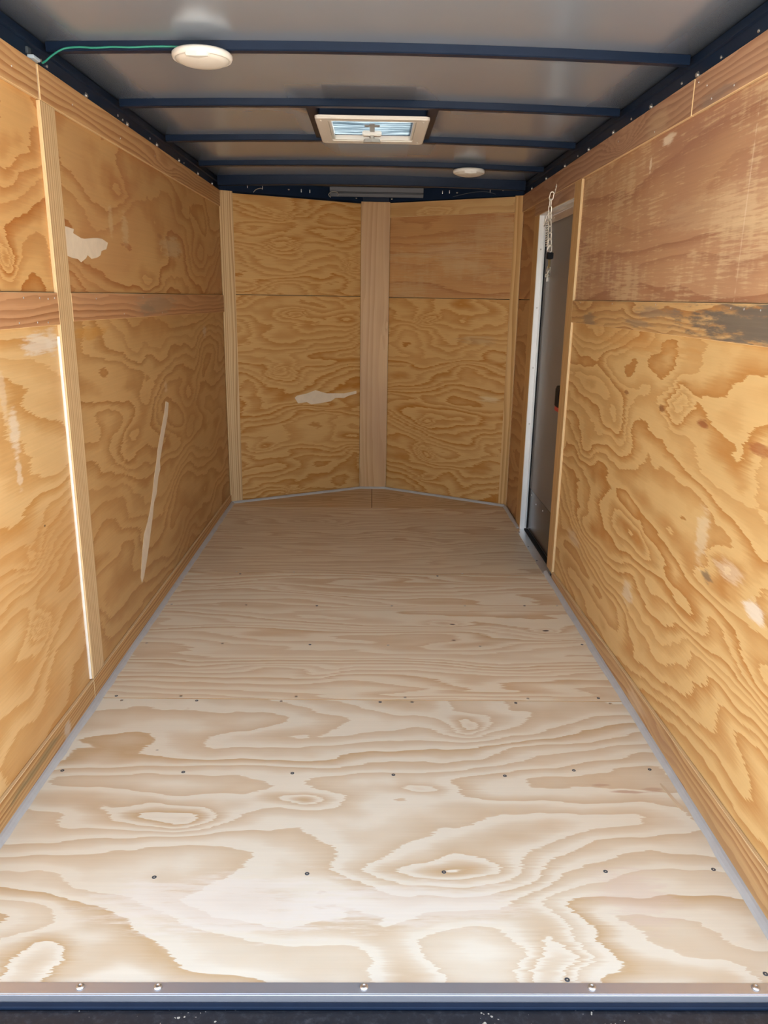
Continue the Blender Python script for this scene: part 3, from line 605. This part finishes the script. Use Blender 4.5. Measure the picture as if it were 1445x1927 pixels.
thr = bx('threshold', (0.858, DY0 - 0.03, 0.0003), (0.906, DY1 + 0.002, 0.004), M_alu, door_1, 0.001)
bx('light_leak_block', (0.8935, DY0 - 0.002, -0.06), (0.956, DY1 + 0.006, -0.0002), M_alu, door_1, 0.001)  # hidden block added to shut out light leaking in under the door
bx('sill_gasket', (0.9065, DY0 + 0.002, 0.0003), (0.927, DY1 - 0.016, 0.011), M_rubber, door_1, 0.001)
bm = bmesh.new(); lathe(bm, [(0.0045, 0.0), (0.0040, 0.0016), (0.0012, 0.0022)], (0, 0, 0), n=10); TSC = mesh_of(bm, M_dark)
for y in (4.25, 3.98, 3.75): place_mesh('screw', TSC, (0.868, y, 0.004), thr)
for z in (0.62, 0.93, 1.25, 1.55): place_mesh('screw', DOME, (0.899, DY1 - 0.0075, z), fr, (0, 0, -math.pi / 2))
for y, z in ((4.25, 0.225), (4.12, 0.205), (3.95, 0.215)): place_mesh('rivet', DOME, (0.9262, y, z), door_1, (0, 0, math.pi))
place_mesh('rivet', DOME, (0.9200, 4.13, 1.69), door_1, (0, 0, math.pi))
place_mesh('rivet', DOME, (0.9278, 3.72, 1.00), door_1, (0, 0, math.pi))
lt = bx('latch', (0.905, 3.655, 0.775), (0.9278, 3.765, 0.895), M_rubber, door_1, 0.004, seg=2)
bx('latch_lever', (0.898, 3.672, 0.80), (0.9049, 3.748, 0.885), M_rubber, lt, 0.003)
bx('release_tab', (0.9005, 3.668, 0.7765), (0.9049, 3.752, 0.797), M_red, lt, 0.002)

# ------------------------------------------------------------------ rear edge: angle trim and bumper
M_trim = solid('aluminium_edge', (0.60, 0.60, 0.63), var=0.05, nscale=3, Metallic=0.75, Roughness=0.30)
trim_1 = bx('trim_1', (-0.95, 1.188, 0.0003), (0.95, 1.2145, 0.003), M_trim, None, 0.0008, 'structure')
tag(trim_1, 'thin aluminium edge strip across the rear of the floor', 'trim')
bx('edge_flange', (-0.95, 1.1845, -0.016), (0.95, 1.1878, 0.003), M_trim, trim_1, 0.0008)
bm = bmesh.new(); lathe(bm, [(0.0085, 0.0), (0.0080, 0.0022), (0.0050, 0.0042), (0.0035, 0.0042), (0.0028, 0.0030), (0.0008, 0.0030)], (0, 0, 0), n=16); RIV = mesh_of(bm, M_zinc, True)
for x in (-0.533, -0.384, 0.014, 0.458, 0.78): place_mesh('edge_screw', RIV, (x, 1.203, 0.003), trim_1)
s = N('speckled_black_steel')
tc = s.n.new('ShaderNodeTexCoord')
vo = s.n.new('ShaderNodeTexVoronoi'); vo.inputs['Scale'].default_value = 95.0; s.l.new(tc.outputs['Object'], vo.inputs['Vector'])
gate = s.noise(tc.outputs['Object'], 7.0, 3.0, 0.6); gate2 = s.noise(tc.outputs['Object'], 300.0, 1.0, 0.5)
rad = s.math('MULTIPLY', s.smooth(gate, 0.45, 0.75), 0.30)
mk = s.math('LESS_THAN', s.math('MULTIPLY_ADD', gate2, 0.35, vo.outputs['Distance']), s.math('ADD', rad, 0.16))
dust = s.noise(tc.outputs['Object'], 60.0, 5.0, 0.75)
base = s.mix(s.smooth(dust, 0.45, 0.9), (0.012, 0.014, 0.019), (0.07, 0.075, 0.085))
s.l.new(s.mix(mk, base, (0.46, 0.43, 0.35)), s.b.inputs['Base Color']); s.b.inputs['Roughness'].default_value = 0.42
trim_2 = bx('trim_2', (-1.0, 1.02, -0.14), (1.0, 1.1842, -0.020), s.m, None, 0.012, 'structure', seg=3)
tag(trim_2, 'speckled black steel rear bumper below the floor edge', 'trim')
bx('sill_lip', (-0.95, 1.1715, -0.0199), (0.95, 1.1842, -0.012), M_black, trim_2, 0.002)

# ------------------------------------------------------------------ roof vent
vent = empty('roof_vent', (0.0, 3.37, 1.93)); tag(vent, 'white framed roof vent hatch with a translucent lid between the black bows', 'vent')
def frame_ring(bm, x0, x1, y0, y1, w_, z0, z1, rad=0.02, seg=5):
    def loop(x0, x1, y0, y1, r):
        P = []
        for cx, cy, a0 in ((x1 - r, y1 - r, 0), (x0 + r, y1 - r, 90), (x0 + r, y0 + r, 180), (x1 - r, y0 + r, 270)):
            for k in range(seg + 1):
                a = math.radians(a0 + 90 * k / seg); P.append((cx + r * math.cos(a), cy + r * math.sin(a)))
        return P
    O, I = loop(x0, x1, y0, y1, rad), loop(x0 + w_, x1 - w_, y0 + w_, y1 - w_, rad * 0.5); n = len(O)
    R_ = [[bm.verts.new((*q, z)) for q in L] for L, z in ((O, z1), (O, z0 + 0.004), (loop(x0 + 0.004, x1 - 0.004, y0 + 0.004, y1 - 0.004, rad * 0.9), z0), (I, z0 + 0.002), (I, z1))]
    for A, B in zip(R_, R_[1:] + R_[:1]):
        for k in range(n): bm.faces.new((A[k], A[(k + 1) % n], B[(k + 1) % n], B[k]))
FX0, FX1, FY0, FY1 = -0.208, 0.218, 3.125, 3.605
bm = bmesh.new(); frame_ring(bm, FX0, FX1, FY0, FY1, 0.046, 1.922, 1.934)
gar = build('garnish_frame', bm, M_white, vent)
# mounting flange and the shaft up through the roof
bm = bmesh.new(); frame_ring(bm, FX0 + 0.012, FX1 - 0.012, FY0 + 0.03, FY1 - 0.03, 0.02, 1.9345, roof_z(0) - 0.001, 0.01)
build('mounting_flange', bm, M_black, vent)
bm = bmesh.new(); frame_ring(bm, VX0 + 0.003, VX1 - 0.003, VY0 + 0.003, VY1 - 0.003, 0.010, 1.927, 1.9755, 0.02)
build('vent_shaft', bm, M_white, vent)
sl = N('translucent_lid'); tc = sl.n.new('ShaderNodeTexCoord')
mp = sl.n.new('ShaderNodeMapping'); mp.inputs['Scale'].default_value = (1.0, 9.0, 1.0); sl.l.new(tc.outputs['Object'], mp.inputs['Vector'])
nz = sl.noise(mp.outputs[0], 5.0, 4.0, 0.6)
tr = sl.n.new('ShaderNodeBsdfTranslucent'); gl = sl.n.new('ShaderNodeBsdfTransparent'); mx = sl.n.new('ShaderNodeMixShader'); ad = sl.n.new('ShaderNodeMixShader')
sl.l.new(sl.mix(sl.smooth(nz, 0.35, 0.65), (0.075, 0.105, 0.125), (0.25, 0.29, 0.31)), tr.inputs[0]); gl.inputs[0].default_value = (0.75, 0.85, 0.9, 1)
mx.inputs[0].default_value = 0.0; sl.l.new(tr.outputs[0], mx.inputs[1]); sl.l.new(gl.outputs[0], mx.inputs[2])
ad.inputs[0].default_value = 0.12; sl.l.new(mx.outputs[0], ad.inputs[1]); sl.b.inputs['Roughness'].default_value = 0.15; sl.l.new(sl.b.outputs[0], ad.inputs[2])
sl.l.new(ad.outputs[0], sl.n['Material Output'].inputs['Surface'])
bm = bmesh.new(); prof = [(0.0, 0.0), (0.012, 0.006), (0.03, 0.010)]
x0, x1, y0, y1 = VX0 + 0.0134, VX1 - 0.0134, VY0 + 0.0134, VY1 - 0.0134
box(bm, (x0, y0, 1.9455), (x1, y1, 1.9480)); bevel(bm, 0.0006)
lid = build('lid', bm, sl.m, vent)
bm = bmesh.new(); frame_ring(bm, VX0 - 0.016, VX1 + 0.016, VY0 - 0.016, VY1 + 0.016, 0.018, roof_z(0) + 0.0035, 1.980, 0.02)
build('lid_rim', bm, M_white, lid)
# crank: crossbar post, gear box, T-handle
M_crank = solid('crank_metal', (0.50, 0.45, 0.38), var=0.05, Metallic=0.5, Roughness=0.4)
M_arm = solid('lift_arm_metal', (0.42, 0.45, 0.47), var=0.05, Metallic=0.5, Roughness=0.4)
cr = bx('crank_housing', (-0.036, 3.445, 1.926), (0.042, 3.478, 1.9452), M_white, vent, 0.004, seg=2)
bm = bmesh.new(); lathe(bm, [(0.008, -0.008), (0.010, -0.004), (0.010, 0.010)], (0.003, 3.455, 1.917), n=16)
build('crank_shaft', bm, M_crank, vent)
bm = bmesh.new()
pts = [(-0.036, 0.004), (-0.030, -0.006), (-0.012, -0.010), (0.0, -0.012), (0.012, -0.010), (0.030, -0.006), (0.036, 0.004), (0.033, 0.010), (0.014, 0.006), (0.0, 0.008), (-0.014, 0.006), (-0.033, 0.010)]
a = [bm.verts.new((0.003 + q, 3.452 + r * 1.5, 1.900)) for q, r in pts]; b = [bm.verts.new((0.003 + q * 0.92, 3.452 + r * 1.3, 1.914)) for q, r in pts]
bm.faces.new(a); bm.faces.new(b[::-1])
for i in range(len(pts)): j = (i + 1) % len(pts); bm.faces.new((a[i], b[i], b[j], a[j]))
bmesh.ops.bevel(bm, geom=[e for e in bm.edges], offset=0.0012, segments=1, affect='EDGES')
build('crank_handle', bm, M_crank, vent)
bx('lift_arm', (-0.006, 3.30, 1.9385), (0.014, 3.444, 1.9445), M_arm, vent, 0.002)
bx('arm_bracket', (-0.026, 3.33, 1.9405), (0.034, 3.365, 1.9453), M_arm, vent, 0.003)
bm = bmesh.new(); lathe(bm, [(0.0005, -0.0022), (0.0034, -0.0018), (0.0046, 0.0)], (0, 0, 0), n=10); FSC = mesh_of(bm, M_white)
for x, y in ((FX0 + 0.022, FY0 + 0.04), (FX1 - 0.022, FY0 + 0.04), (FX0 + 0.024, FY1 - 0.045), (FX1 - 0.024, FY1 - 0.045)): place_mesh('frame_screw', FSC, (x, y, 1.9225), gar)

# ------------------------------------------------------------------ dome lights
def dome(x, y, zt, label, r=0.082):
    t = empty('dome_light', (x, y, zt)); tag(t, label, 'ceiling light', 'round dome lights under the roof bows')
    bm = bmesh.new(); lathe(bm, [(r * 0.75, 0.0), (r * 0.93, -0.002), (r, -0.007), (r, -0.014), (r * 0.97, -0.020), (r * 0.925, -0.022), (r * 0.90, -0.019), (r * 0.60, -0.016)], (x, y, zt), n=56)
    build('rim', bm, M_white, t, smooth=True)
    bm = bmesh.new(); lathe(bm, [(r * 0.895, -0.0165), (r * 0.88, -0.023), (r * 0.72, -0.029), (r * 0.45, -0.033), (r * 0.2, -0.0345), (r * 0.04, -0.035)], (x, y, zt), n=48)
    build('lens', bm, M_lens, t, smooth=True)
    # rocker at the rear side of the rim: a shallow tongue that laps onto the lens
    bm = bmesh.new()
    out = [(-0.034, -0.068), (-0.020, -0.066), (-0.010, -0.058), (0.0, -0.053), (0.010, -0.058), (0.020, -0.066), (0.034, -0.068), (0.030, -0.0765), (0.0, -0.0815), (-0.030, -0.0765)]
    a = [bm.verts.new((x + q, y + s_, zt - 0.016)) for q, s_ in out]; b = [bm.verts.new((x + q * 0.95, y + s_, zt - 0.0285 - (0.003 if abs(q) < 0.012 else 0))) for q, s_ in out]
    bm.faces.new(a); bm.faces.new(b[::-1])
    for i in range(len(out)): j = (i + 1) % len(out); bm.faces.new((a[i], b[i], b[j], a[j]))
    bmesh.ops.bevel(bm, geom=[e for e in bm.edges], offset=0.0015, segments=2, affect='EDGES')
    build('switch_tongue', bm, M_white, t, smooth=False)
    bm = bmesh.new(); lathe(bm, [(0.004, 0.0), (0.004, 0.006)], (x + 0.012, y - 0.01, zt - 0.001), n=8); build('mount_screw', bm, M_zinc, t)
    return t
dome(-0.462, 2.400, roof_z(-0.46) - 0.0248, 'larger cream dome light under the nearest black roof bow, green wire running to it')
dome(0.502, 4.322, roof_z(0.5) - 0.0248, 'small cream dome light far back near the nose, under the bow beyond the vent')

# ------------------------------------------------------------------ green wire along the first bow, small grey wire loops in the nose
bm = bmesh.new()
pts = [(-0.878, 2.335, 1.884), (-0.872, 2.345, 1.892), (-0.862, 2.355, 1.905), (-0.850, 2.366, 1.918), (-0.838, 2.375, 1.928), (-0.826, 2.3815, 1.934), (-0.79, 2.3815, 1.937), (-0.75, 2.3815, 1.936), (-0.70, 2.3815, 1.939), (-0.65, 2.3815, 1.939), (-0.60, 2.3815, 1.942), (-0.55, 2.3815, 1.943), (-0.515, 2.3815, 1.9425)]
def smooth_pts(P, n=5):
    P = [Vector(q) for q in P]; out = []
    for i in range(len(P) - 1):
        a, b, c, d = P[max(i - 1, 0)], P[i], P[i + 1], P[min(i + 2, len(P) - 1)]
        for k in range(n):
            t = k / n; out.append(0.5 * ((2 * b) + (c - a) * t + (2 * a - 5 * b + 4 * c - d) * t * t + (3 * b - a - 3 * c + d) * t ** 3))
    return out + [P[-1]]
tube(bm, smooth_pts(pts), 0.0027, 8)
tag(build('wire', bm, M_green, smooth=True), 'green wire clipped along the nearest roof bow from the rail to the light', 'wire')
M_wire = solid('grey_wire', (0.30, 0.27, 0.22), Roughness=0.5)
def wloop(pts, label, m=M_wire, r=0.0022):
    bm = bmesh.new(); tube(bm, smooth_pts(pts), r, 6); tag(build('wire', bm, m, smooth=True), label, 'wire')
wloop([(-0.700, 4.925, 1.879), (-0.688, 4.928, 1.892), (-0.672, 4.934, 1.900), (-0.655, 4.940, 1.903), (-0.648, 4.944, 1.897)], 'short tan wire end poking above the plywood at the left corner of the nose')
wloop([(-0.255, 5.135, 1.882), (-0.268, 5.130, 1.897), (-0.252, 5.125, 1.912), (-0.222, 5.130, 1.914), (-0.208, 5.138, 1.903), (-0.212, 5.142, 1.892)], 'tan wire loop beside the bright cross bar high in the nose')
wloop([(0.49, 5.03, 1.886), (0.55, 5.00, 1.898), (0.62, 4.965, 1.907), (0.68, 4.93, 1.905), (0.73, 4.905, 1.890)], 'thin dark wire drooping along the nose rail above the right plywood panel', M_dark, 0.0016)
# small blue-white cable clip where the green wire leaves the rail
ck = empty('cable_clip', (-0.885, 2.29, 1.89)); tag(ck, 'small pale plastic cable clip on the rail where the green wire starts', 'clip')
bx('clip_body', (-0.8908, 2.268, 1.8795), (-0.872, 2.312, 1.888), solid('pale_blue_plastic', (0.40, 0.50, 0.58), Roughness=0.4), ck, 0.002)
bx('clip_tab', (-0.8908, 2.262, 1.8885), (-0.884, 2.284, 1.905), M_dark, ck, 0.001)

# ------------------------------------------------------------------ door check chain with spring
M_nick = solid('bright_zinc_plate', (0.90, 0.86, 0.76), var=0.05, nscale=60, Metallic=0.55, Roughness=0.3)
ch = empty('door_chain', (0.87, 3.97, 1.81)); tag(ch, 'zinc door check chain with a spring hanging across the door top', 'chain')
bm = bmesh.new()
for a, b in (((3.955, 1.822), (3.985, 1.790)),):
    d = Vector((0, b[0] - a[0], b[1] - a[1])).normalized(); n = Vector((0, -d.z, d.y)) * 0.006
    A, B = Vector((W - 0.0022, *a)), Vector((W - 0.0022, *b))
    vs = [bm.verts.new(q + Vector((h, 0, 0))) for h in (0, 0.002) for q in (A - n, A + n, B + n, B - n)]
    for f in ((0, 1, 2, 3), (4, 7, 6, 5), (0, 4, 5, 1), (1, 5, 6, 2), (2, 6, 7, 3), (3, 7, 4, 0)): bm.faces.new([vs[i] for i in f])
br = build('wall_bracket', bm, M_nick, ch)
for y, z in ((3.962, 1.815), (3.974, 1.802)): place_mesh('screw', DOME, (W - 0.0022, y, z), br, (0, 0, math.pi))
def link_mesh(L, wd, r):
    bm = bmesh.new(); P = []
    for k in range(20):
        a = 2 * math.pi * k / 20; h = (L / 2 - wd / 2)
        P.append(Vector((wd / 2 * math.cos(a), 0, wd / 2 * math.sin(a) + (h if math.sin(a) >= 0 else -h))))
    n = 6; rings = []
    for i, q in enumerate(P):
        d = (P[(i + 1) % 20] - P[i - 1]).normalized(); a = Vector((0, 1, 0)); b = d.cross(a)
        rings.append([bm.verts.new(q + (a * math.cos(2 * math.pi * k / n) + b * math.sin(2 * math.pi * k / n)) * r) for k in range(n)])
    for i in range(20):
        A, B = rings[i], rings[(i + 1) % 20]
        for k in range(n): bm.faces.new((A[k], A[(k + 1) % n], B[(k + 1) % n], B[k]))
    return mesh_of(bm, M_nick, True)
LK = link_mesh(0.037, 0.018, 0.0029); LK2 = link_mesh(0.058, 0.017, 0.0027)
path = [(0.870, 3.985, 1.790), (0.866, 3.995, 1.760), (0.866, 4.000, 1.730), (0.868, 4.008, 1.700), (0.872, 4.015, 1.672), (0.878, 4.03, 1.642), (0.884, 4.045, 1.612), (0.887, 4.055, 1.582), (0.888, 4.055, 1.552)]
for i, (a, b) in enumerate(zip(path, path[1:])):
    A, B = Vector(a), Vector(b); d = (B - A).normalized()
    o = place_mesh('chain_link', LK, (A + B) / 2, ch)
    o.rotation_mode = 'QUATERNION'; o.rotation_quaternion = d.to_track_quat('Z', 'Y') @ Matrix.Rotation(math.radians(35 + 90 * (i % 2)), 4, 'Z').to_quaternion()
# spring hangs beside the lower links
bm = bmesh.new(); P = []
A, B = Vector((0.876, 4.085, 1.668)), Vector((0.886, 4.085, 1.548))
d = (B - A).normalized(); e1 = d.cross(Vector((0, 1, 0))).normalized(); e2 = d.cross(e1); turns = 11
for k in range(turns * 12 + 1):
    t = k / (turns * 12); a = 2 * math.pi * turns * t; P.append(A.lerp(B, t) + (e1 * math.cos(a) + e2 * math.sin(a)) * 0.0095)
tube(bm, P, 0.0023, 5); build('spring', bm, M_nick, ch, smooth=True)
for (c, q) in (((0.874, 4.075, 1.682), 0.4), ((0.872, 4.125, 1.668), 1.2), ((0.888, 4.07, 1.545), 0.9), ((0.890, 4.045, 1.538), 2.2)):
    place_mesh('spring_hook', LK, c, ch, (0.15, 0.2, q))
bm = bmesh.new(); box(bm, (0.878, 4.030, 1.488), (0.906, 4.072, 1.520)); bevel(bm, 0.003, 2); build('rubber_stop', bm, M_rubber, ch)
bm = bmesh.new(); tube(bm, [(0.893, 4.060, 1.487), (0.897, 4.075, 1.470), (0.900, 4.090, 1.450)], 0.0062, 8)
build('brass_sleeve', bm, solid('dull_brass', (0.50, 0.38, 0.20), Metallic=0.7, Roughness=0.4), ch)
path = [(0.900, 4.092, 1.450), (0.907, 4.13, 1.432), (0.914, 4.18, 1.418), (0.921, 4.225, 1.408)]
for i, (a, b) in enumerate(zip(path, path[1:])):
    A, B = Vector(a), Vector(b); d = (B - A).normalized()
    o = place_mesh('chain_link', LK2, (A + B) / 2, ch)
    o.rotation_mode = 'QUATERNION'; o.rotation_quaternion = d.to_track_quat('Z', 'Y') @ Matrix.Rotation(math.radians(20 + 90 * (i % 2)), 4, 'Z').to_quaternion()
bx('door_plate', (0.9235, 4.205, 1.385), (0.9278, 4.245, 1.425), M_zinc, ch, 0.001)
